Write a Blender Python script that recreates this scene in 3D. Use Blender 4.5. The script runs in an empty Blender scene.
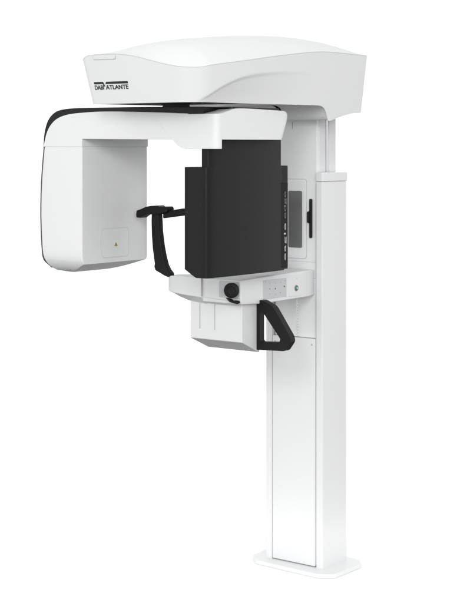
import bpy, bmesh, math, random
from mathutils import Vector, Matrix

# ---------------------------------------------------------------- frame of the place
# world: X = width of the machine, Y = depth (towards the column's back), Z = up, metres
A = math.radians(38)
CAM = Vector((3.505857556, -5.117463540, 1.75))

scene = bpy.context.scene
col = scene.collection

# ---------------------------------------------------------------- materials
def mat(name, base, rough=0.4, noise=0.0, bump=0.0, scale=60.0, spec=0.5, metallic=0.0, coat=0.0):
    m = bpy.data.materials.new(name); m.use_nodes = True
    nt = m.node_tree; n = nt.nodes; l = nt.links
    p = n['Principled BSDF']
    p.inputs['Base Color'].default_value = (*base, 1)
    p.inputs['Roughness'].default_value = rough
    p.inputs['Specular IOR Level'].default_value = spec
    p.inputs['Metallic'].default_value = metallic
    p.inputs['Coat Weight'].default_value = coat
    tc = n.new('ShaderNodeTexCoord')
    nz = n.new('ShaderNodeTexNoise'); nz.inputs['Scale'].default_value = scale
    nz.inputs['Detail'].default_value = 4
    l.new(tc.outputs['Object'], nz.inputs['Vector'])
    if noise:
        mr = n.new('ShaderNodeMapRange')
        mr.inputs['To Min'].default_value = 1 - noise; mr.inputs['To Max'].default_value = 1 + noise
        l.new(nz.outputs['Fac'], mr.inputs['Value'])
        mx = n.new('ShaderNodeVectorMath'); mx.operation = 'SCALE'
        mx.inputs[0].default_value = base
        l.new(mr.outputs['Result'], mx.inputs['Scale'])
        l.new(mx.outputs['Vector'], p.inputs['Base Color'])
        mr2 = n.new('ShaderNodeMapRange')
        mr2.inputs['To Min'].default_value = rough - .05; mr2.inputs['To Max'].default_value = rough + .05
        l.new(nz.outputs['Fac'], mr2.inputs['Value']); l.new(mr2.outputs['Result'], p.inputs['Roughness'])
    if bump:
        nb = n.new('ShaderNodeTexNoise'); nb.inputs['Scale'].default_value = 900; nb.inputs['Detail'].default_value = 2
        l.new(tc.outputs['Object'], nb.inputs['Vector'])
        b = n.new('ShaderNodeBump'); b.inputs['Strength'].default_value = bump; b.inputs['Distance'].default_value = .0006
        l.new(nb.outputs['Fac'], b.inputs['Height']); l.new(b.outputs['Normal'], p.inputs['Normal'])
    return m

M = {
    'white':  mat('white_lacquer', (.79, .795, .80), .42, .012, .05, 7, .3),
    'dome':  mat('white_lacquer_dimmed', (.715, .72, .725), .5, .012, .05, 7, .15),  # same white, darkened in colour so the strongly lit top doesn't clip
    'white2': mat('white_plastic', (.76, .765, .77), .48, .012, .10, 9, .3),
    'cream':  mat('light_panel', (.70, .705, .715), .45, .01, .05, 12),
    'keys':   mat('keypad_film', (.55, .56, .57), .5, .01, .05, 30),
    'groove': mat('seam_grey', (.30, .30, .31), .6, .02, 0, 30),
    'line':   mat('fine_seam_grey', (.52, .525, .535), .6, .02, 0, 30),
    'black':  mat('black_sensor_plastic', (.0075, .0075, .0078), .42, .18, .5, 40, .2),
    'strip':  mat('gloss_black_strip', (.002, .002, .002), .35, .05, 0, 20, .15),
    'rubber': mat('black_rubber', (.0075, .0075, .008), .5, .12, .35, 50, .22),
    'trim':   mat('black_gloss_trim', (.004, .004, .0045), .3, .05, 0, 20, .25),
    'print':  mat('black_print', (.006, .006, .007), .5, .03, 0, 60),
    'ltext':  mat('silver_print', (.50, .50, .50), .4, .03, 0, 60),
    'gtext':  mat('grey_print', (.15, .15, .155), .4, .03, 0, 60),
    'screen': mat('grey_screen_glass', (.13, .132, .135), .16, .10, 0, 6, .5),
    'edge':  mat('dark_edge_band', (.07, .07, .072), .4, .04, 0, 30, .3),
    'faint':  mat('faint_seam_grey', (.64, .645, .655), .6, .02, 0, 30),
    'alu':    mat('brushed_aluminium', (.66, .665, .68), .32, .04, .05, 30, .5, .75),
    'rotor':  mat('grey_rotor', (.24, .24, .25), .4, .03, 0, 20),
    'green':  mat('green_button', (.035, .17, .13), .35, .04, 0, 80),
    'yellow': mat('yellow_print', (.55, .38, .04), .5, .04, 0, 80),
    'key':    mat('key_dots', (.12, .12, .13), .5, .04, 0, 80),
    'floor':  mat('white_floor_disc', (.97, .97, .97), .7, .004, 0, 3, .2),
}

# ---------------------------------------------------------------- building helpers
def link(name, bm, m, parent=None, bevel=0.0, seg=2, angle=35, smooth=True):
    bmesh.ops.remove_doubles(bm, verts=bm.verts, dist=1e-6)
    bmesh.ops.recalc_face_normals(bm, faces=bm.faces)
    me = bpy.data.meshes.new(name); bm.to_mesh(me); bm.free()
    me.materials.append(M[m])
    if smooth:
        me.shade_smooth(); me.set_sharp_from_angle(angle=math.radians(angle))
    o = bpy.data.objects.new(name, me); col.objects.link(o)
    if parent: o.parent = parent
    if bevel:
        b = o.modifiers.new('edge', 'BEVEL'); b.width = bevel; b.segments = seg
        b.limit_method = 'ANGLE'; b.angle_limit = math.radians(40); b.harden_normals = True
    return o

def rounded(pts, rad, n=6):
    """2-D polygon with its corners rounded; rad = number or one per corner"""
    out = []; N = len(pts)
    for i in range(N):
        r = rad[i] if isinstance(rad, (list, tuple)) else rad
        p = Vector(pts[i]); a = Vector(pts[i-1]) - p; b = Vector(pts[(i+1) % N]) - p
        if r <= 0: out.append(tuple(p)); continue
        la, lb = a.length, b.length; a.normalize(); b.normalize()
        ang = a.angle(b)
        if ang > math.pi - .02: out.append(tuple(p)); continue
        t = min(r / math.tan(ang/2), la*.48, lb*.48); rr = t*math.tan(ang/2)
        c = p + (a+b).normalized() * (rr/math.sin(ang/2))
        s = p + a*t - c; e = p + b*t - c
        a0 = math.atan2(s.y, s.x); a1 = math.atan2(e.y, e.x)
        d = (a1-a0+math.pi) % (2*math.pi) - math.pi
        for k in range(n+1):
            q = a0 + d*k/n; out.append((c.x+rr*math.cos(q), c.y+rr*math.sin(q)))
    return out

def prism(bm, pts, axis, lo, hi):
    """polygon pts (2-D) extruded along axis: 'x' pts=(y,z), 'y' pts=(x,z), 'z' pts=(x,y)"""
    def P(p, t):
        return {'x': (t, p[0], p[1]), 'y': (p[0], t, p[1]), 'z': (p[0], p[1], t)}[axis]
    a = [bm.verts.new(P(p, lo)) for p in pts]; b = [bm.verts.new(P(p, hi)) for p in pts]
    n = len(pts)
    for i in range(n):
        bm.faces.new((a[i], a[(i+1) % n], b[(i+1) % n], b[i]))
    bm.faces.new(a); bm.faces.new(b[::-1])

def box(bm, x0, x1, y0, y1, z0, z1):
    prism(bm, [(x0, y0), (x1, y0), (x1, y1), (x0, y1)], 'z', z0, z1)

def rings(bm, secs, cap0=True, cap1=True):
    """loft of closed sections (lists of 3-D points, equal counts)"""
    R = [[bm.verts.new(p) for p in s] for s in secs]; n = len(R[0])
    for a, b in zip(R, R[1:]):
        for i in range(n):
            bm.faces.new((a[i], a[(i+1) % n], b[(i+1) % n], b[i]))
    if cap0: bm.faces.new(R[0])
    if cap1: bm.faces.new(R[-1][::-1])
    return R

def tube(bm, path, r, n=10, caps=True):
    pts = [Vector(p) for p in path]; secs = []
    up = Vector((0, 0, 1))
    prev = None
    for i, p in enumerate(pts):
        t = (pts[min(i+1, len(pts)-1)] - pts[max(i-1, 0)]).normalized()
        if prev is None:
            u = t.cross(up)
            if u.length < .1: u = t.cross(Vector((1, 0, 0)))
        else:
            u = prev - t*prev.dot(t)
        u.normalize(); prev = u; v = t.cross(u)
        rr = r[i] if isinstance(r, (list, tuple)) else r
        secs.append([p + (u*math.cos(2*math.pi*k/n) + v*math.sin(2*math.pi*k/n))*rr for k in range(n)])
    rings(bm, secs, caps, caps)

def lathe(bm, c, axis, prof, n=40):
    """prof = (distance along axis, radius)"""
    ax = Vector(axis).normalized(); u = ax.cross(Vector((0, 0, 1)))
    if u.length < .1: u = ax.cross(Vector((1, 0, 0)))
    u.normalize(); v = ax.cross(u); c = Vector(c)
    rings(bm, [[c + ax*d + (u*math.cos(2*math.pi*k/n) + v*math.sin(2*math.pi*k/n))*r for k in range(n)] for d, r in prof])

def interp(tab, x):
    if x <= tab[0][0]: return tab[0][1]
    for (a, va), (b, vb) in zip(tab, tab[1:]):
        if x <= b:
            t = (x-a)/(b-a); return va + (vb-va)*t
    return tab[-1][1]

def sinterp(tab, x):
    """smooth (Catmull-Rom) table lookup"""
    n = len(tab)
    if x <= tab[0][0]: return tab[0][1]
    if x >= tab[-1][0]: return tab[-1][1]
    for i in range(n-1):
        x0, y0 = tab[i]; x1, y1 = tab[i+1]
        if x <= x1:
            def sl(k):
                if k <= 0: return (tab[1][1]-tab[0][1])/(tab[1][0]-tab[0][0])
                if k >= n-1: return (tab[-1][1]-tab[-2][1])/(tab[-1][0]-tab[-2][0])
                return (tab[k+1][1]-tab[k-1][1])/(tab[k+1][0]-tab[k-1][0])
            h = x1-x0; t = (x-x0)/h; m0 = sl(i)*h; m1 = sl(i+1)*h
            return (2*t**3-3*t**2+1)*y0 + (t**3-2*t**2+t)*m0 + (-2*t**3+3*t**2)*y1 + (t**3-t**2)*m1

def sstep(a, b, x):
    t = max(0, min(1, (x-a)/(b-a))); return t*t*(3-2*t)

def text_mesh(name, body, m, parent, origin, right, up, height, width=None, bold=0.0, depth=.0004, spacing=1.0, shear=0.0):
    cu = bpy.data.curves.new(name, 'FONT'); cu.body = body; cu.size = 1; cu.extrude = 0
    cu.offset = bold; cu.space_character = spacing; cu.shear = shear
    t = bpy.data.objects.new(name, cu); col.objects.link(t)
    bpy.context.view_layer.update()
    me = bpy.data.meshes.new_from_object(t.evaluated_get(bpy.context.evaluated_depsgraph_get()))
    bpy.data.objects.remove(t); bpy.data.curves.remove(cu)
    xs = [v.co.x for v in me.vertices]; ys = [v.co.y for v in me.vertices]
    x0, x1, y0, y1 = min(xs), max(xs), min(ys), max(ys)
    sy = height/(y1-y0); sx = (width/(x1-x0)) if width else sy
    R = Vector(right).normalized(); U = Vector(up).normalized(); O = Vector(origin)
    for v in me.vertices:
        v.co = O + R*((v.co.x-x0)*sx) + U*((v.co.y-y0)*sy)
    me.name = name; me.materials.clear(); me.materials.append(M[m])
    bm = bmesh.new(); bm.from_mesh(me)
    r = bmesh.ops.extrude_face_region(bm, geom=bm.faces[:])
    nrm = R.cross(U)
    bmesh.ops.translate(bm, verts=[g for g in r['geom'] if isinstance(g, bmesh.types.BMVert)], vec=nrm*depth)
    bmesh.ops.recalc_face_normals(bm, faces=bm.faces)
    bm.to_mesh(me); bm.free()
    o = bpy.data.objects.new(name, me); col.objects.link(o); o.parent = parent
    return o

def chaikin(pts, n=2):
    for _ in range(n):
        q = [pts[0]]
        for a, b in zip(pts, pts[1:]):
            q += [(a[0]*.75+b[0]*.25, a[1]*.75+b[1]*.25), (a[0]*.25+b[0]*.75, a[1]*.25+b[1]*.75)]
        pts = q + [pts[-1]]
    return pts

def flat_frame(bm, outer, inner, place):
    """thin ring between two equally long outlines; place maps 2-D to 3-D"""
    a = [bm.verts.new(place(p)) for p in outer]; b = [bm.verts.new(place(p)) for p in inner]
    n = len(a)
    for i in range(n): bm.faces.new((a[i], a[(i+1) % n], b[(i+1) % n], b[i]))

def offs(pts, d):
    cx = sum(p[0] for p in pts)/len(pts); cy = sum(p[1] for p in pts)/len(pts)
    hx = max(abs(p[0]-cx) for p in pts); hy = max(abs(p[1]-cy) for p in pts)
    return [(cx+(p[0]-cx)*(hx-d)/hx, cy+(p[1]-cy)*(hy-d)/hy) for p in pts]

# ================================================================ THE SETTING
bm = bmesh.new()
bm.faces.new([bm.verts.new((-.15+.46*math.cos(k*math.pi/48), .06+.46*math.sin(k*math.pi/48), -.018)) for k in range(96)])  # floor cut to a small disc to limit its bounce light
fl = link('floor', bm, 'floor', smooth=False); fl['kind'] = 'structure'

# ================================================================ THE MACHINE
root = bpy.data.objects.new('panoramic_xray_machine', None); col.objects.link(root)
root.location = (0, 0, 0)
root['label'] = 'white floor standing dental panoramic x-ray machine with black image receptor and grab handle'
root['category'] = 'x-ray machine'

XC = -.146            # middle of the column
XL = -.292            # far side of the column
# ---- base plate
bm = bmesh.new()
bp = rounded([(-.355, -.005), (-.30, -.062), (.03, -.075), (.085, -.035), (.085, .165), (.04, .215), (-.33, .215), (-.375, .18)], [.03, .05, .05, .03, .05, .03, .03, .03], 6)
prism(bm, bp, 'z', -.018, .0)
link('base_plate', bm, 'white', root, .004, 3)

# ---- column: two posts, the back, the lower front cover
def post(x0, x1, flip):
    bm = bmesh.new()
    pts = [(x0, 0), (x1, 0), (x1, .187), (x0, .187)]
    rad = [.003, .006, .022, .003] if not flip else [.006, .003, .003, .022]
    prism(bm, rounded(pts, rad, 6), 'z', 0.0, 1.598)
    o = link('column_post', bm, 'white', root, 0)
    bm = bmesh.new()
    e = .0035
    prism(bm, rounded([(x0-e*flip, -e), (x1+e*(1-flip), -e), (x1+e*(1-flip), .187+e), (x0-e*flip, .187+e)], [.004, .009, .024, .004] if not flip else [.009, .004, .004, .024], 6), 'z', 1.599, 1.636)
    link('post_cap', bm, 'white', o, .003, 3)
    # grey strip in the groove that runs down beside the front cover
    bm = bmesh.new()
    xg = x0 - .0025 if not flip else x1 + .0025
    box(bm, xg-.0022, xg+.0022, .004, .012, .01, 1.59)
    link('edge_groove', bm, 'line', o)
    return o
post(-.032, 0, 0)
post(XL, XL+.032, 1)
bm = bmesh.new(); box(bm, XL+.032, -.032, .06, .180, 0, 1.55)
link('column_back', bm, 'white', root)
bm = bmesh.new()
prism(bm, rounded([(XL+.037, -.003), (-.0375, -.003), (-.0375, .055), (XL+.037, .055)], .005, 4), 'z', .003, .9455)
fc = link('front_cover', bm, 'white', root, .005, 3)
for x in (-.052, XL+.052):
    bm = bmesh.new(); lathe(bm, (x, -.0028, .922), (0, -1, 0), [(0, .0042), (.0012, .0042), (.0014, .003)], 20)
    link('screw', bm, 'line', fc)

# ---- inner telescoping column
bm = bmesh.new()
prism(bm, rounded([(-.262, .03), (-.036, .03), (-.036, .076), (-.046, .08), (-.046, .098), (-.036, .102), (-.036, .156), (-.262, .156)], [.002, .004, .003, .002, .002, .003, .008, .008], 4), 'z', 1.5, 1.90)
ic = link('inner_column', bm, 'cream', root, 0)
bm = bmesh.new(); box(bm, -.0445, -.0375, .0825, .0955, 1.52, 1.895)
link('guide_rail', bm, 'alu', ic)

# ---- carriage plate that slides on the posts and carries screen and chin support
bm = bmesh.new()
prism(bm, rounded([(XL+.038, .014), (-.0385, .014), (-.0385, .054), (XL+.038, .054)], .004, 4), 'z', .9465, 1.86)
cp = link('carriage_plate', bm, 'white', root, .003, 2)
sx0, sx1, sz0, sz1 = -.20, -.0905, 1.276, 1.606
bm = bmesh.new()
o1 = rounded([(sx0, sz0), (sx1, sz0), (sx1, sz1), (sx0, sz1)], .012, 6)
prism(bm, o1, 'y', .0115, .016)
fr = link('screen_frame', bm, 'white', cp, .0022, 2)
bm = bmesh.new()
flat_frame(bm, offs(o1, -.0022), offs(o1, .001), lambda p: (p[0], .0136, p[1]))
link('frame_seam', bm, 'line', cp, smooth=False)
bm = bmesh.new()
prism(bm, rounded([(sx0+.02, sz0+.044), (sx1-.0205, sz0+.044), (sx1-.0205, sz1-.048), (sx0+.02, sz1-.048)], .007, 5), 'y', .0085, .014)
link('display', bm, 'screen', cp, .0012, 2)
bm = bmesh.new()     # black slide latch on a rod
prism(bm, rounded([(-.0708, 1.363), (-.0598, 1.363), (-.0598, 1.526), (-.0708, 1.526)], .005, 5), 'y', .004, .0145)
prism(bm, rounded([(-.0795, 1.427), (-.067, 1.424), (-.067, 1.476), (-.0795, 1.472)], .004, 4), 'y', .0005, .0143)
link('slide_latch', bm, 'rubber', cp, .0015, 2)
bm = bmesh.new(); box(bm, -.1635, -.1615, .0132, .016, 1.818, 1.846)
link('alignment_mark', bm, 'groove', cp)
bm = bmesh.new(); box(bm, XL+.039, -.039, .0134, .016, 1.262, 1.2635) 
box(bm, XL+.039, -.039, .0134, .016, 1.196, 1.1975)
link('plate_seam', bm, 'line', cp)

# ================================================================ OVERHEAD HOUSING
ZT, ZB = 2.06, 1.905
seam_front = [(-.50, 2.060), (-.455, 2.074), (-.43, 2.086), (-.40, 2.091), (-.27, 2.0895), (-.19, 2.079), (-.12, 2.063), (-.04, 2.045), (.03, 2.034), (.12, 2.030)]
seam_side = [(-1.0, 2.028), (-.95, 2.031), (-.90, 2.036), (-.82, 2.046), (-.64, 2.068), (-.47, 2.090), (-.316, 2.108), (-.22, 2.118), (-.136, 2.123), (.0, 2.1235), (.08, 2.1225), (.20, 2.121)]
bottom_side = [(-1, 1.906), (-.17, 1.909), (-.142, 1.907), (-.122, 1.901), (-.107, 1.890), (-.095, 1.874), (-.088, 1.860), (-.082, 1.850), (-.072, 1.848), (-.055, 1.8505), (.0, 1.863), (.06, 1.875), (.10, 1.881), (.14, 1.884), (.2, 1.885)]
scoop = [(-.93, 1.86), (-.896, 1.905), (-.838, 1.940), (-.779, 1.967), (-.689, 1.998), (-.596, 2.016), (-.5, 2.027), (-.302, 2.037), (-.05, 2.04)]
crest = [(-.96, 2.092), (-.90, 2.112), (-.85, 2.126), (-.75, 2.146), (-.65, 2.160), (-.47, 2.177), (-.27, 2.188), (-.10, 2.188), (.05, 2.176), (.12, 2.158), (.18, 2.125)]

def bounds(z):
    t = (z-ZB)/(ZT-ZB)                         # body leans inwards towards its underside
    return (-.450-.018*t, .082+.020*t, -.918-.034*t, .183)
def outline(z, N=380):
    x0, x1, y0, y1 = bounds(z)
    rr = [.035, .095, .022, .05]               # far front, near front, near rear, far rear
    cs = [(x0, y0), (x1, y0), (x1, y1), (x0, y1)]
    sg = [(1, 1), (-1, 1), (-1, -1), (1, -1)]
    st = [math.pi, 1.5*math.pi, 0, .5*math.pi]
    seg = []                                   # list of (length, function)
    for i in range(4):
        r = rr[i]; c = (cs[i][0]+sg[i][0]*r, cs[i][1]+sg[i][1]*r)
        seg.append((r*math.pi/2, (lambda t, c=c, r=r, a=st[i]: (c[0]+r*math.cos(a+t*math.pi/2), c[1]+r*math.sin(a+t*math.pi/2)))))
        j = (i+1) % 4; r2 = rr[j]; c2 = (cs[j][0]+sg[j][0]*r2, cs[j][1]+sg[j][1]*r2)
        e = (c[0]+r*math.cos(st[i]+math.pi/2), c[1]+r*math.sin(st[i]+math.pi/2))
        s2 = (c2[0]+r2*math.cos(st[j]), c2[1]+r2*math.sin(st[j]))
        seg.append((math.dist(e, s2), (lambda t, e=e, s=s2: (e[0]+(s[0]-e[0])*t, e[1]+(s[1]-e[1])*t))))
    cnt = [22, 60, 22, 150, 12, 50, 16, 60]
    out = []
    for (L, f), c in zip(seg, cnt):
        for k in range(c): out.append(f(k/c))
    return out
def seam_z(p):
    x, y = p
    f = sinterp(seam_front, x); s = sinterp(seam_side, y)
    if y > -.845: f = s
    elif x > -.1: 
        t = sstep(.02, .10, x)*sstep(-.945, -.86, y)
        f = f*(1-t)+s*t
    # the far side climbs again behind the corner
    if x < XC:
        if y > -.845: return s + .045*sstep(.2, -.85, y)*1.0
        return f
    return f
def bot_z(p): 
    return sinterp(bottom_side, p[1])
ref = outline(ZT)
n_z = 30
cols = []
for k in range(n_z+1):
    t = k/n_z; ring = []
    for i, p in enumerate(ref):
        zs = seam_z(p); zb = bot_z(p); z = zb + (zs-zb)*t
        ring.append((i, z))
    cols.append(ring)
outl = {}
def at_z(i, z):
    a = outline_cache(ZB)[i]; b = outline_cache(ZT)[i]; t = (z-ZB)/(ZT-ZB)
    return (a[0]+(b[0]-a[0])*t, a[1]+(b[1]-a[1])*t)
_oc = {}
def outline_cache(z):
    if z not in _oc: _oc[z] = outline(z)
    return _oc[z]
bm = bmesh.new(); secs = []
def body_pt(i, z):
    x, y = at_z(i, z)
    w = sstep(.05, .088, x) if x > XC else sstep(-.36, -.41, x)
    zc = sinterp(scoop, y)
    h = max(0, zc-z); d = (.30*h + .004*sstep(0, .01, h))*(1-sstep(-.84, -.10, y))*sstep(-.93, -.89, y)
    if y > -.91: x -= d*w*(1 if x > XC else -1)
    return (x, y, z)
for ring in cols: secs.append([body_pt(i, z) for i, z in ring])
# underside: keep y, pull x towards the middle
under = []
for f in (.06, .35, .7, .97):
    under.append([(p[0]+(XC-p[0])*f, p[1] if f < .9 else p[1], p[2]+(.004 if f > .05 else 0)) for p in secs[0]])
rings(bm, under[::-1] + secs, False, False)
# close the top with a recessed rim
top = secs[-1]
R = rings(bm, [top, [(p[0]+(XC-p[0])*.03, p[1]+(-.4-p[1])*.012, p[2]-.002) for p in top], [(p[0]+(XC-p[0])*.4, p[1]+(-.4-p[1])*.3, p[2]-.01) for p in top]], False, False)
hb = link('housing_body', bm, 'white', root, 0, angle=50)

# dome cover above the seam
bm = bmesh.new(); secs2 = []
def cover_ring(t, base):
    out = []
    for p in base:
        cx = XC; cy = max(-.76, min(-.03, p[1]))
        x = p[0]+(cx-p[0])*t; y = p[1]+(cy-p[1])*t
        cz = sinterp(crest, y)
        g = 1-(1-t)**2.7
        z = p[2] + (max(cz, p[2])-p[2])*g
        out.append((x, y, z))
    return out
base = [(p[0]+(XC-p[0])*.006, p[1]+(-.4-p[1])*.003, p[2]+.0) for p in top]
skirt = [(p[0], p[1], p[2]-.006) for p in base]
lip = [(p[0], p[1], p[2]+.0022) for p in base]
secs2 = [skirt, base, lip] + [[(x, y, z+.0022) for x, y, z in cover_ring(t, base)] for t in (.01, .03, .06, .1, .16, .24, .34, .45, .56, .68, .8, .9, .985)]
rings(bm, secs2, True, True)
tcov = link('top_cover', bm, 'dome', root, 0, angle=55)
# dark seam line between the body and the cover
bm = bmesh.new()
o_ = [(p[0]-(XC-p[0])*.0006, p[1]-(-.4-p[1])*.0006, p[2]+.0001) for p in top]
rings(bm, [[(x, y, z-.0008) for x, y, z in o_], [(x, y, z+.0010) for x, y, z in o_]], False, False)
link('cover_seam', bm, 'line', hb)
# small inset tab at the far front corner of the cover
def front_y(z):
    return -.918-.034*(z-ZB)/(ZT-ZB)
fs = (Vector((0, front_y(2.0), 2.0)) - Vector((0, front_y(1.9), 1.9))).normalized()
def on_front(x, z, off=.0): return (x, front_y(z)-off, z)
bm = bmesh.new()
tab = rounded([(-.392, 2.073), (-.285, 2.072), (-.280, 2.0865), (-.397, 2.0885)], .003, 4)
a = [bm.verts.new(on_front(p[0], p[1], -.003)) for p in tab]; b = [bm.verts.new(on_front(p[0], p[1], .0022)) for p in tab]
for i in range(len(tab)): bm.faces.new((a[i], a[(i+1) % len(tab)], b[(i+1) % len(tab)], b[i]))
bm.faces.new(b)
link('inset_tab', bm, 'white', hb, .0008, 2)
bm = bmesh.new()
flat_frame(bm, offs(tab, -.0016), tab, lambda p: on_front(p[0], p[1], .0008))
link('tab_seam', bm, 'line', hb, smooth=False)
# fine joint line low on the rear of the side
# ---- lettering on the front
def front_text(body, x0, x1, z0, z1, **k):
    return text_mesh('lettering', body, 'print', hb, on_front(x0, z0, .0010), (1, 0, 0), fs, z1-z0, x1-x0, depth=.0005, **k)
front_text('DABI', -.4085, -.3625, 1.960, 1.977, bold=.022)
front_text('ATLANTE', -.3525, -.2385, 1.960, 1.977, bold=.022)
bm = bmesh.new()
for poly in ([(-.409, 1.9805), (-.377, 1.9805), (-.3655, 1.9805), (-.3595, 1.9715), (-.3540, 1.9715), (-.3595, 1.9830), (-.3640, 1.9890), (-.409, 1.9890)],
             [(-.3520, 1.9805), (-.238, 1.9805), (-.238, 1.9890), (-.3470, 1.9890)]):
    a = [bm.verts.new(on_front(*p, .0006)) for p in poly]; b = [bm.verts.new(on_front(*p, .0014)) for p in poly]
    for i in range(len(poly)): bm.faces.new((a[i], a[(i+1) % len(poly)], b[(i+1) % len(poly)], b[i]))
    bm.faces.new(a); bm.faces.new(b[::-1])
link('logo_bar', bm, 'print', hb, smooth=False)

# ---- rotation shaft between housing and arm
bm = bmesh.new()
lathe(bm, (-.335, -.54, 1.893), (0, 0, 1), [(0, .085), (.004, .09), (.008, .055), (.03, .05)], 48)
link('rotation_shaft', bm, 'rotor', root)

# ================================================================ ROTATING ARM
YF, YR, XI = -.763, -.3625, -.638
arm_prof = [(-.853, 1.743), (XI, 1.743), (XI, 1.774), (-.09, 1.770), (-.09, 1.8685), (-.30, 1.8775), (-.51, 1.8825), (-.60, 1.8805), (-.68, 1.8765), (-.72, 1.8725), (-.76, 1.8635), (-.785, 1.853), (-.805, 1.839), (-.822, 1.822), (-.836, 1.800), (-.846, 1.772)]
arm_prof = arm_prof[:4] + chaikin(arm_prof[4:] + [arm_prof[0]])[:-1]
bm = bmesh.new(); prism(bm, arm_prof, 'y', YF, YR)
ac = link('arm_cover', bm, 'white', root, .006, 4, 28)
# black band that wraps the top and the outer edge
trim = [(-.8590, 1.7385), (-.84, 1.7385), (-.70, 1.85), (-.09, 1.86), (-.02, 1.86), (-.02, 1.8935), (-.25, 1.8965), (-.452, 1.898), (-.64, 1.8985), (-.701, 1.8975), (-.745, 1.8945), (-.779, 1.889), (-.805, 1.877), (-.825, 1.861), (-.841, 1.838), (-.852, 1.806), (-.857, 1.775)]
trim = trim[:5] + chaikin(trim[5:] + [trim[0]])[:-1]
bm = bmesh.new(); prism(bm, trim, 'y', YF+.004, YR-.012)
link('arm_top_trim', bm, 'trim', root, .003, 3, 28)
# receptor mount: near end of the arm, lower at its front
def plan_block(name, pts, zb, zt, m, parent, sub=.02, bevel=0, angle=35):
    bm = bmesh.new(); d = []
    n = len(pts)
    for i in range(n):
        a = Vector(pts[i]); b = Vector(pts[(i+1) % n]); k = max(1, int((b-a).length/sub))
        for j in range(k): d.append(a+(b-a)*j/k)
    lo = [(p.x, p.y, zb(p.x, p.y)) for p in d]; hi = [(p.x, p.y, zt(p.x, p.y)) for p in d]
    rings(bm, [lo, hi])
    bmesh.ops.triangulate(bm, faces=[f for f in bm.faces if len(f.verts) > 4])
    return link(name, bm, m, parent, bevel, 3, angle)
top_y = [(-.80, 1.8655), (-.763, 1.8660), (-.735, 1.868), (-.70, 1.876), (-.67, 1.884), (-.64, 1.888), (-.56, 1.8885), (-.36, 1.885), (-.32, 1.884)]
mp = []
base_pts = rounded([(-.105, YF+.02), (-.105, YF-.0015), (.050, YF-.0015), (.050, -.284), (-.105, -.284)], [0, 0, .026, .045, 0], 16)
for k, a in enumerate(base_pts):
    a = Vector(a); b = Vector(base_pts[(k+1) % len(base_pts)]); m_ = max(1, int((b-a).length/.012))
    for q in range(m_): mp.append(a+(b-a)*q/m_)
def mount_ring(f, rear):
    out = []
    for p in mp:
        zt = sinterp(top_y, p.y); w = sstep(-.60, -.284, p.y)
        out.append((p.x, p.y-rear*w, 1.7705+(zt-1.7705)*f))
    return out
bm = bmesh.new()
rings(bm, [mount_ring(f, r_) for f, r_ in ((0, .042), (.15, .034), (.3, .026), (.45, .018), (.6, .010), (.72, .005), (.8, .003), (.86, .003), (.91, .005), (.95, .009), (.98, .016), (1, .028))])
bmesh.ops.triangulate(bm, faces=[f for f in bm.faces if len(f.verts) > 4])
mt = link('receptor_mount', bm, 'white', root, .003, 3, 40)
# apron in front of the receptor, with its curved left outline
bm = bmesh.new()
apr = [(-.27, 1.862), (-.235, 1.835), (-.205, 1.807), (-.178, 1.780), (-.160, 1.764), (-.143, 1.750), (-.124, 1.740), (-.104, 1.7355)]
xs = [p[0] for p in apr] + [-.05, 0, .024] 
front = []; r = .026
for x, z in apr: front.append((x, YF-.0017, z))
for x in (-.05, 0, .02): front.append((x, YF-.0017, 1.7355))
for k in range(1, 10):
    q = -math.pi/2 + k*math.pi/18
    front.append((.050-r+r*math.cos(q)+.0004, YF-.0015+r+r*math.sin(q)-.0002, 1.7355))
front.append((.0504, YF+.029, 1.7355))
lo = front; hi = [(x, y, 1.8645) for x, y, z in front]
back_lo = [(min(x, .040), -.733, z) for x, y, z in front]; back_hi = [(min(x, .040), -.733, 1.8645) for x, y, z in front]
L = [[bm.verts.new(p) for p in s] for s in (lo, hi, back_hi, back_lo)]
for a, b in ((0, 1), (1, 2), (2, 3), (3, 0)):
    for i in range(len(front)-1):
        bm.faces.new((L[a][i], L[a][i+1], L[b][i+1], L[b][i]))
bm.faces.new([L[k][0] for k in range(4)]); bm.faces.new([L[k][-1] for k in range(4)][::-1])
link('mount_apron', bm, 'white', mt, .002, 2, 40)
bm = bmesh.new()
prism(bm, rounded([(-.10, -.66), (.042, -.66), (.042, -.35), (-.10, -.35)], .02, 5), 'z', 1.872, 1.893)
link('mount_gasket', bm, 'trim', mt)

# ---- tube head
def rrect(x0, x1, y0, y1, rfl, rfr, rrr, rrl, n=10):
    return rounded([(x0, y0), (x1, y0), (x1, y1), (x0, y1)], [rfl, rfr, rrr, rrl], n)
left = [(1.20, -.790), (1.233, -.800), (1.240, -.822), (1.25, -.836), (1.262, -.846), (1.28, -.856), (1.31, -.863), (1.38, -.869), (1.46, -.8725), (1.55, -.871), (1.65, -.864), (1.742, -.853)]
secs = []
for z, f, i, r in ((1.7415, 0, 0, 0), (1.70, 0, 0, 0), (1.62, 0, 0, 0), (1.55, 0, 0, 0), (1.47, 0, 0, 0), (1.39, 0, 0, 0), (1.33, 0, 0, 0), (1.305, .001, 0, 0),
                   (1.288, .004, 0, 0), (1.280, .007, .0, .001), (1.272, .011, .0, .006), (1.2665, .014, .012, .018), (1.257, .021, .034, .042), (1.248, .030, .056, .068), (1.240, .042, .078, .096), (1.234, .060, .10, .13), (1.2315, .09, .13, .16)):
    x0 = sinterp(left, z) + (0 if z > 1.234 else .03)
    secs.append([(p[0], p[1], z) for p in rrect(x0, XI-i, YF+f, -.363-r, .012, .006, .010, .04)])
bm = bmesh.new(); rings(bm, secs)
th = link('tube_head', bm, 'white', root, 0, angle=42)
bm = bmesh.new()    # joint between arm cover and tube head
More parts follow.
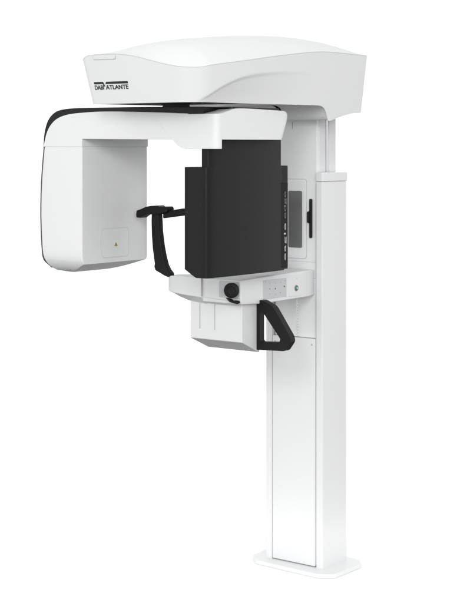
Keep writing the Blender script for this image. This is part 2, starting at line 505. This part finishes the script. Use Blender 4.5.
rings(bm, [[(p[0], p[1], z) for p in rrect(-.852, XI-.002, YF+.002, -.3635, .012, .006, .010, .04)] for z in (1.7405, 1.7440)])
link('head_joint', bm, 'faint', th)
bm = bmesh.new()    # black edge band down the outer side, behind the front face
secs = []
for z in [1.250, 1.256, 1.262, 1.27, 1.28, 1.295, 1.31, 1.34, 1.38, 1.42, 1.46, 1.50, 1.55, 1.60, 1.65, 1.70, 1.742]:
    x = sinterp(left, z); e = .0048*sstep(1.248, 1.275, z); yo = .005+.022*(1-sstep(1.248, 1.29, z))
    secs.append([(x-e, YF+yo, z), (x+.012, YF+yo, z), (x+.012, -.41, z), (x-e, -.41, z)])
rings(bm, secs)
link('edge_band', bm, 'edge', th, 0, angle=60)
# square cover with the yellow warning triangle, on the inner face
wx = XI
plate = rounded([(-.643, 1.293), (-.486, 1.293), (-.486, 1.409), (-.643, 1.409)], .012, 6)
bm = bmesh.new(); prism(bm, plate, 'x', wx-.004, wx+.0012)
wp = link('collimator_plate', bm, 'white', th, .0006, 2)
bm = bmesh.new(); flat_frame(bm, offs(plate, -.0022), plate, lambda p: (wx+.0005, p[0], p[1]))
link('plate_seam', bm, 'faint', th, smooth=False)
bm = bmesh.new(); prism(bm, [(-.5725, 1.3365), (-.5535, 1.3365), (-.563, 1.352)], 'x', wx+.0013, wx+.0019)
link('warning_triangle', bm, 'key', th, smooth=False)
bm = bmesh.new(); prism(bm, [(-.5700, 1.3376), (-.5560, 1.3376), (-.563, 1.3485)], 'x', wx+.0020, wx+.0024)
link('warning_symbol', bm, 'yellow', th, smooth=False)
bm = bmesh.new(); prism(bm, [(-.5636, 1.3402), (-.5624, 1.3402), (-.5622, 1.3452), (-.5638, 1.3452)], 'x', wx+.0025, wx+.0027)
link('warning_symbol', bm, 'print', th, smooth=False)

# ================================================================ IMAGE RECEPTOR
def bulge(pts_y, x, amp, y0, y1):
    return [(x + amp*(1-((y-(y0+y1)/2)/((y1-y0)/2))**2), y) for y in pts_y]
bm = bmesh.new()
yy = [-.746 + k*(.475/16) for k in range(17)]
plan = rounded([(-.107, -.762), (-.004, -.762)], 0) + bulge(yy, .0, .010, -.755, -.271) + [(.0, -.262), (-.004, -.262)] + [(-.107, -.262)]
def bottom(x, y): 
    c = max(0, -.050-x)*.5                       # chamfered lower corner
    return 1.252 + c + .004*((y+.5)/.25)**2*.4
lo = [(x, y, 1.2515 + max(0, (-.055-x))*.62) for x, y in plan]
# denser front edge so that the chamfer has its corner
plan = [(-.107, -.762), (-.085, -.762), (-.070, -.762), (-.052, -.762), (-.03, -.762), (-.016, -.762), (-.0115, -.7612), (-.0075, -.7592), (-.004, -.7562), (-.0018, -.7525)] + bulge(yy, .0, .010, -.755, -.271) + [(-.001, -.268)] + [(-.052, -.268), (-.107, -.268)]
lo = [(x, y, 1.2515 + max(0, (-.055-x))*.58) for x, y in plan]
hi = [(x, y, 1.667) for x, y in plan]
rings(bm, [lo, hi]); bmesh.ops.triangulate(bm, faces=[f for f in bm.faces if len(f.verts) > 4])
ir = link('image_receptor', bm, 'black', root, .002, 2, 40)
bm = bmesh.new()    # narrower upper block that hangs from the mount
yy2 = [-.745 + k*(.45/14) for k in range(15)]
plan2 = [(-.032, -.752), (-.006, -.752), (-.0022, -.7502)] + [(.0006+.010*(1-((y+.5085)/.2375)**2), y) for y in yy2] + [(-.032, -.293)]
plan2 = [(-.075, -.66)] + plan2[:-1] + [(-.09, -.293)]
prism(bm, plan2, 'z', 1.2555, 1.7705)
link('receptor_hanger', bm, 'black', ir, .0004, 1, 40)
# glossy strip with the lettering along the rear edge of the near face
bm = bmesh.new()
st = rounded([(-.302, 1.256), (-.246, 1.256), (-.246, 1.668), (-.302, 1.668)], 0)
prism(bm, st, 'x', -.06, .0012)
sp = link('receptor_end_strip', bm, 'black', ir, .002, 2)
bm = bmesh.new()
prism(bm, [(-.300, 1.262), (-.2475, 1.262), (-.2475, 1.600), (-.300, 1.600)], 'x', -.02, .0022)
st2 = link('label_strip', bm, 'strip', ir, .0008, 2)
text_mesh('lettering', 'eagle', 'ltext', ir, (.0026, -.2575, 1.290), (0, 0, 1), (0, -1, 0), .0175, .148, bold=.014, spacing=1.15)
text_mesh('lettering', 'edge', 'gtext', ir, (.0026, -.2575, 1.457), (0, 0, 1), (0, -1, 0), .018, .108, bold=.0)

# ================================================================ CHIN SUPPORT
XS = -.05
# arm from the carriage to the front
bm = bmesh.new()
arm_yz = [(-.485, 1.128), (-.34, 1.120), (-.27, 1.1210), (-.03, 1.1235), (.013, 1.127), (.013, 1.232), (-.03, 1.232), (-.34, 1.2265), (-.485, 1.2225)]
prism(bm, arm_yz, 'x', -.245, XS)
sa = link('support_arm', bm, 'white2', root, .004, 4)
# keypad and button on the near face
def side_panel(name, y0, y1, z0, z1, m, t=.0012, r=.004, parent=sa, slope=0.0):
    bm = bmesh.new(); prism(bm, rounded([(y0, z0), (y1, z0+slope), (y1, z1+slope), (y0, z1)], r, 4), 'x', XS-.003, XS+t)
    return link(name, bm, m, parent, .0006, 2)
side_panel('keypad', -.345, -.185, 1.136, 1.213, 'keys', .0010)
side_panel('button_panel', -.168, -.075, 1.134, 1.222, 'white2', .0014)
for (y, z, r, k) in ((-.300, 1.176, .0022, 'key'), (-.262, 1.174, .0034, 'key'), (-.200, 1.178, .0034, 'key'), (-.205, 1.180, .0016, 'key'), (-.300, 1.155, .0020, 'groove'), (-.262, 1.150, .0018, 'groove'),
                     (-.262, 1.196, .0018, 'groove'), (-.228, 1.156, .0026, 'groove'), (-.225, 1.197, .0016, 'groove'), (-.300, 1.199, .0018, 'groove'), (-.195, 1.201, .0022, 'groove'), (-.328, 1.206, .0018, 'groove')):
    bm = bmesh.new(); lathe(bm, (XS+.0009, y, z), (1, 0, 0), [(0, r), (.0006, r)], 14)
    link('key', bm, k, sa, smooth=False)
bm = bmesh.new(); lathe(bm, (XS+.001, -.1185, 1.166), (1, 0, 0), [(0, .0125), (.002, .0125), (.003, .011), (.0032, .008)], 32)
link('button_ring', bm, 'rotor', sa)
bm = bmesh.new(); lathe(bm, (XS+.001, -.1185, 1.166), (1, 0, 0), [(0, .0095), (.0038, .0095), (.0052, .0085), (.0055, .004)], 32)
pb = link('power_button', bm, 'green', sa)
bm = bmesh.new(); lathe(bm, (XS+.0062, -.1185, 1.166), (1, 0, 0), [(0, .0042), (.0008, .0042)], 24)
link('button_symbol', bm, 'cream', sa)
bm = bmesh.new(); lathe(bm, (XS+.001, -.115, 1.206), (1, 0, 0), [(0, .0022), (.0009, .0022)], 16)
link('key', bm, 'line', sa)

# transverse head that carries chin rest and temple rests
bm = bmesh.new()
def wing_z(x, y, k):
    return k
YW = -.487
plan = [(-.441, -.462), (-.425, -.474), (-.382, -.484), (-.312, -.490), (-.2445, -.493), (-.2445, -.486), (-.17, -.487), (-.052, -.487), (-.052, -.35), (-.30, -.33), (-.40, -.36), (-.438, -.40)]
def low(x, y):
    b = interp([(-.441, 1.159), (-.38, 1.153), (-.312, 1.149), (-.245, 1.146), (-.05, 1.132)], x)
    return b - max(0, (y+.487))*.30
d = []
n = len(plan)
for i in range(n):
    a = Vector(plan[i]); b = Vector(plan[(i+1) % n]); k = max(1, int((b-a).length/.02))
    for j in range(k): d.append(a+(b-a)*j/k)
ztop = lambda x: interp([(-.441, 1.220), (-.34, 1.2235), (-.05, 1.2215)], x)
def keel(p):
    w = sstep(-.38, -.45, p.y)
    e = interp([(-.441, 0), (-.35, 1), (-.05, 1)], p.x)
    fz = interp([(-.441, .002), (-.34, .026), (-.20, .030), (-.08, .022), (-.05, .010)], p.x)
    rt = sstep(-.10, -.05, p.x)
    return (p.x+(.02*(1-e) if p.x < -.35 else 0)-.012*rt*w, p.y+.031*w*e, interp([(-.441, 1.159), (-.38, 1.153), (-.312, 1.149), (-.245, 1.146), (-.05, 1.138)], p.x)-fz)
rings(bm, [[keel(p) for p in d], [(p.x, p.y, keel(p)[2]+interp([(-.441, .002), (-.34, .026), (-.20, .030), (-.08, .022), (-.05, .010)], p.x)) for p in d], [(p.x, p.y, ztop(p.x)) for p in d]])
bmesh.ops.triangulate(bm, faces=[f for f in bm.faces if len(f.verts) > 4])
wg = link('support_head', bm, 'white2', root, .003, 3, 30)
bm = bmesh.new(); box(bm, -.2455, -.2425, -.4945, -.48, 1.150, 1.219)
link('head_seam', bm, 'line', wg)
bm = bmesh.new(); prism(bm, rounded([(-.158, 1.152), (-.056, 1.150), (-.056, 1.217), (-.158, 1.217)], .006, 4), 'y', -.4892, -.48)
link('knob_panel', bm, 'keys', wg, .0006, 2)
# lower box with two slots
bm = bmesh.new()
bx = [(-.329, -.459), (XS-.017, -.459), (XS-.017, -.343), (-.329, -.343)]
d = []
for i in range(4):
    a = Vector(bx[i]); b = Vector(bx[(i+1) % 4]); k = max(1, int((b-a).length/.02))
    for j in range(k): d.append(a+(b-a)*j/k)
def bz(x, y):
    t = (y+.459)/.116
    return .9755 - .050*t - (.0 if x > -.2 else 0) 
rings(bm, [[(p.x, p.y, bz(p.x, p.y)) for p in d], [(p.x, p.y, 1.145) for p in d]])
bmesh.ops.triangulate(bm, faces=[f for f in bm.faces if len(f.verts) > 4])
bxo = link('support_box', bm, 'white2', root, .003, 3, 30)
for x in (-.279, -.203):
    bm = bmesh.new(); prism(bm, rounded([(x-.0022, 1.016), (x+.0022, 1.016), (x+.0022, 1.118), (x-.0022, 1.118)], .002, 3), 'y', -.4602, -.45)
    link('slot', bm, 'line', bxo)

# grab handle
bm = bmesh.new()
outer = [(-.064, 1.136), (-.034, 1.1365), (.016, 1.116), (.098, 1.004), (.1035, .984), (.074, .9445), (-.064, .939)]
inner = [(-.049, 1.094), (-.037, 1.092), (-.022, 1.076), (.052, .990), (.046, .9765), (-.040, .972), (-.049, .976)]
ro = rounded(outer, [.003, .035, .05, .03, .03, .022, .003], 8)
ri = rounded(inner, [.006, .010, .012, .010, .010, .006, .006], 8)
H = [[bm.verts.new((p[0], y, p[1])) for p in pts] for pts in (ro, ri) for y in (-.367, -.337)]
def ringfaces(a, b):
    for i in range(len(a)): bm.faces.new((a[i], a[(i+1) % len(a)], b[(i+1) % len(b)], b[i]))
assert len(ro) == len(ri)
ringfaces(H[0], H[1]); ringfaces(H[2], H[3]); ringfaces(H[0], H[2]); ringfaces(H[1], H[3])
gh = link('grab_handle', bm, 'rubber', root, .0105, 5, 40)

# knob with its small lever
kx, kz = -.0800, 1.1845
bm = bmesh.new()
axis = Vector((.55, -.84, 0)).normalized()
n = 64; prof = [(-.02, .020), (.0, .022), (.004, .0285), (.010, .0300), (.022, .0292), (.025, .0275), (.0262, .0245), (.0262, .0175), (.0242, .0160), (.0240, .004)]
ax = axis; u = ax.cross(Vector((0, 0, 1))).normalized(); v = ax.cross(u); c = Vector((kx-.004, -.502, kz))
rings(bm, [[c + ax*dd + (u*math.cos(2*math.pi*k/n) + v*math.sin(2*math.pi*k/n))*(r*(1+.008*math.cos(10*2*math.pi*k/n))) for k in range(n)] for dd, r in prof])
kb = link('adjusting_knob', bm, 'rubber', root, 0)
bm = bmesh.new(); lathe(bm, c - axis*.012, axis, [(-.02, .014), (.014, .014)], 24)
link('knob_shaft', bm, 'rubber', kb)
bm = bmesh.new()
tube(bm, [(-.112, -.497, 1.150), (-.098, -.506, 1.149), (-.082, -.512, 1.145), (-.066, -.514, 1.141), (-.050, -.512, 1.140), (-.040, -.508, 1.141)], [.003, .005, .0075, .0055, .0075, .005], 12)
link('locking_lever', bm, 'rubber', root)

# temple rests: a pair of upright blades joined to the head, each with its pad bar
def temple(flip):
    def X(x): return x if not flip else -.712 - x
    bl = [(-.5195, 1.480), (-.5215, 1.44), (-.5195, 1.38), (-.5145, 1.328), (-.508, 1.290), (-.5035, 1.266), (-.5060, 1.252), (-.500, 1.238), (-.470, 1.2265), (-.452, 1.219), (-.436, 1.2145), (-.422, 1.216), (-.4165, 1.225), (-.421, 1.233), (-.432, 1.243), (-.445, 1.262), (-.457, 1.297), (-.467, 1.337), (-.477, 1.40), (-.4815, 1.480)]
    bm = bmesh.new(); prism(bm, [(X(p[0]), p[1]) for p in bl], 'y', -.478, -.450)
    t = link('temple_rest', bm, 'rubber', root, .005, 3, 40)
    bm = bmesh.new()
    bar = [(-.5955, 1.451), (-.5975, 1.462), (-.5955, 1.4805), (-.572, 1.487), (-.545, 1.497), (-.520, 1.5015), (-.482, 1.5040), (-.472, 1.4990), (-.433, 1.5005), (-.427, 1.493), (-.428, 1.478), (-.463, 1.469), (-.53, 1.4655), (-.552, 1.4635), (-.575, 1.4505)]
    prism(bm, [(X(p[0]), p[1]) for p in bar], 'y', -.486, -.442)
    link('pad_bar', bm, 'rubber', t, .004, 3, 40)
    return t
temple(0); temple(1)
bm = bmesh.new()      # cross bar between the two rests, partly hidden by the receptor
prism(bm, [(-.462, 1.4515), (-.36, 1.4650), (-.33, 1.466), (-.25, 1.4635), (-.25, 1.480), (-.33, 1.4965), (-.36, 1.4945), (-.432, 1.484), (-.462, 1.478)], 'y', -.474, -.452)
link('cross_bar', bm, 'rubber', root, .004, 3, 40)

# coiled cord that hangs below the button
bm = bmesh.new()
tube(bm, [(-.094, -.052, 1.125), (-.094, -.052, 1.090)], .0045, 10)
pts = []
for k in range(0, 241):
    t = k/240; a = t*2*math.pi*11
    pts.append((-.094+.003*math.cos(a), -.052+.003*math.sin(a)+.006*t, 1.092-.130*t))
tube(bm, pts, .0021, 6)
link('coiled_cord', bm, 'cream', root, 0, angle=60)
bm = bmesh.new()       # hook for the cord under the arm
prism(bm, rounded([(-.205, 1.005), (-.196, 1.005), (-.196, 1.124), (-.205, 1.124)], .003, 3), 'y', -.262, -.250)
link('hanger_strip', bm, 'groove', root)

# ================================================================ CAMERA
cam = bpy.data.cameras.new('camera'); co = bpy.data.objects.new('camera', cam); col.objects.link(co)
co.location = CAM; co.rotation_euler = (math.pi/2, 0, A)
cam.sensor_fit = 'HORIZONTAL'; cam.sensor_width = 36; cam.lens = 1500/457*36
cam.shift_y = -156.5/457; cam.clip_end = 500
scene.camera = co

# ================================================================ LIGHT: white world and added lamps
wd = bpy.data.worlds.new('World'); scene.world = wd; wd.use_nodes = True
nt = wd.node_tree; bg = nt.nodes['Background']
tc = nt.nodes.new('ShaderNodeTexCoord')
def world_map(vec, a, b, lo, hi):
    d = nt.nodes.new('ShaderNodeVectorMath'); d.operation = 'DOT_PRODUCT'
    d.inputs[1].default_value = Vector(vec).normalized()
    nt.links.new(tc.outputs['Generated'], d.inputs[0])
    m = nt.nodes.new('ShaderNodeMapRange'); m.interpolation_type = 'SMOOTHSTEP'
    m.inputs['From Min'].default_value = a; m.inputs['From Max'].default_value = b
    m.inputs['To Min'].default_value = lo; m.inputs['To Max'].default_value = hi
    nt.links.new(d.outputs['Value'], m.inputs['Value']); return m
side = world_map((-.90, .30, .0), -.9, .2, .90, 1.22)        # world made brighter to the left and behind, to lift front faces
low = world_map((0, 0, 1), -.47, -.35, .0, 1.0)              # world blacked out far below so undersides stay dark
mu = nt.nodes.new('ShaderNodeMath'); mu.operation = 'MULTIPLY'
nt.links.new(side.outputs['Result'], mu.inputs[0]); nt.links.new(low.outputs['Result'], mu.inputs[1])
zen = world_map((0, 0, 1), .30, .85, 1.0, .78)                # world dimmed overhead so upward faces don't burn out
m2 = nt.nodes.new('ShaderNodeMath'); m2.operation = 'MULTIPLY'
nt.links.new(mu.outputs['Value'], m2.inputs[0]); nt.links.new(zen.outputs['Result'], m2.inputs[1])
nt.links.new(m2.outputs['Value'], bg.inputs['Strength'])
bg.inputs['Color'].default_value = (1, 1, 1, 1)

def area(name, loc, target, size, power, sy=None):
    l = bpy.data.lights.new(name, 'AREA'); l.energy = power; l.size = size
    l.shape = 'RECTANGLE'; l.size_y = sy or size
    o = bpy.data.objects.new(name, l); col.objects.link(o); o.location = loc
    o.rotation_euler = (Vector(target)-Vector(loc)).to_track_quat('-Z', 'Y').to_euler()
    return o
area('key_area', (2.9, -5.9, 3.7), (-.3, -.4, 1.4), 2.0, 112, 1.6)  # unseen key added above the camera to brighten the visible faces
area('fill_area', (6.4, -6.2, 2.9), (-.5, -.5, 1.6), 2.2, 165)  # unseen fill added to brighten the tube head's inner face
sl = bpy.data.lights.new('top_fill', 'SUN'); sl.energy = .17; sl.angle = math.radians(70)  # added from straight above to lift the floor disc to white
so = bpy.data.objects.new('top_fill', sl); col.objects.link(so); so.location = (0, 0, 6)

vs = scene.view_settings
vs.view_transform = 'Standard'; vs.look = 'None'; vs.exposure = 0; vs.gamma = 1
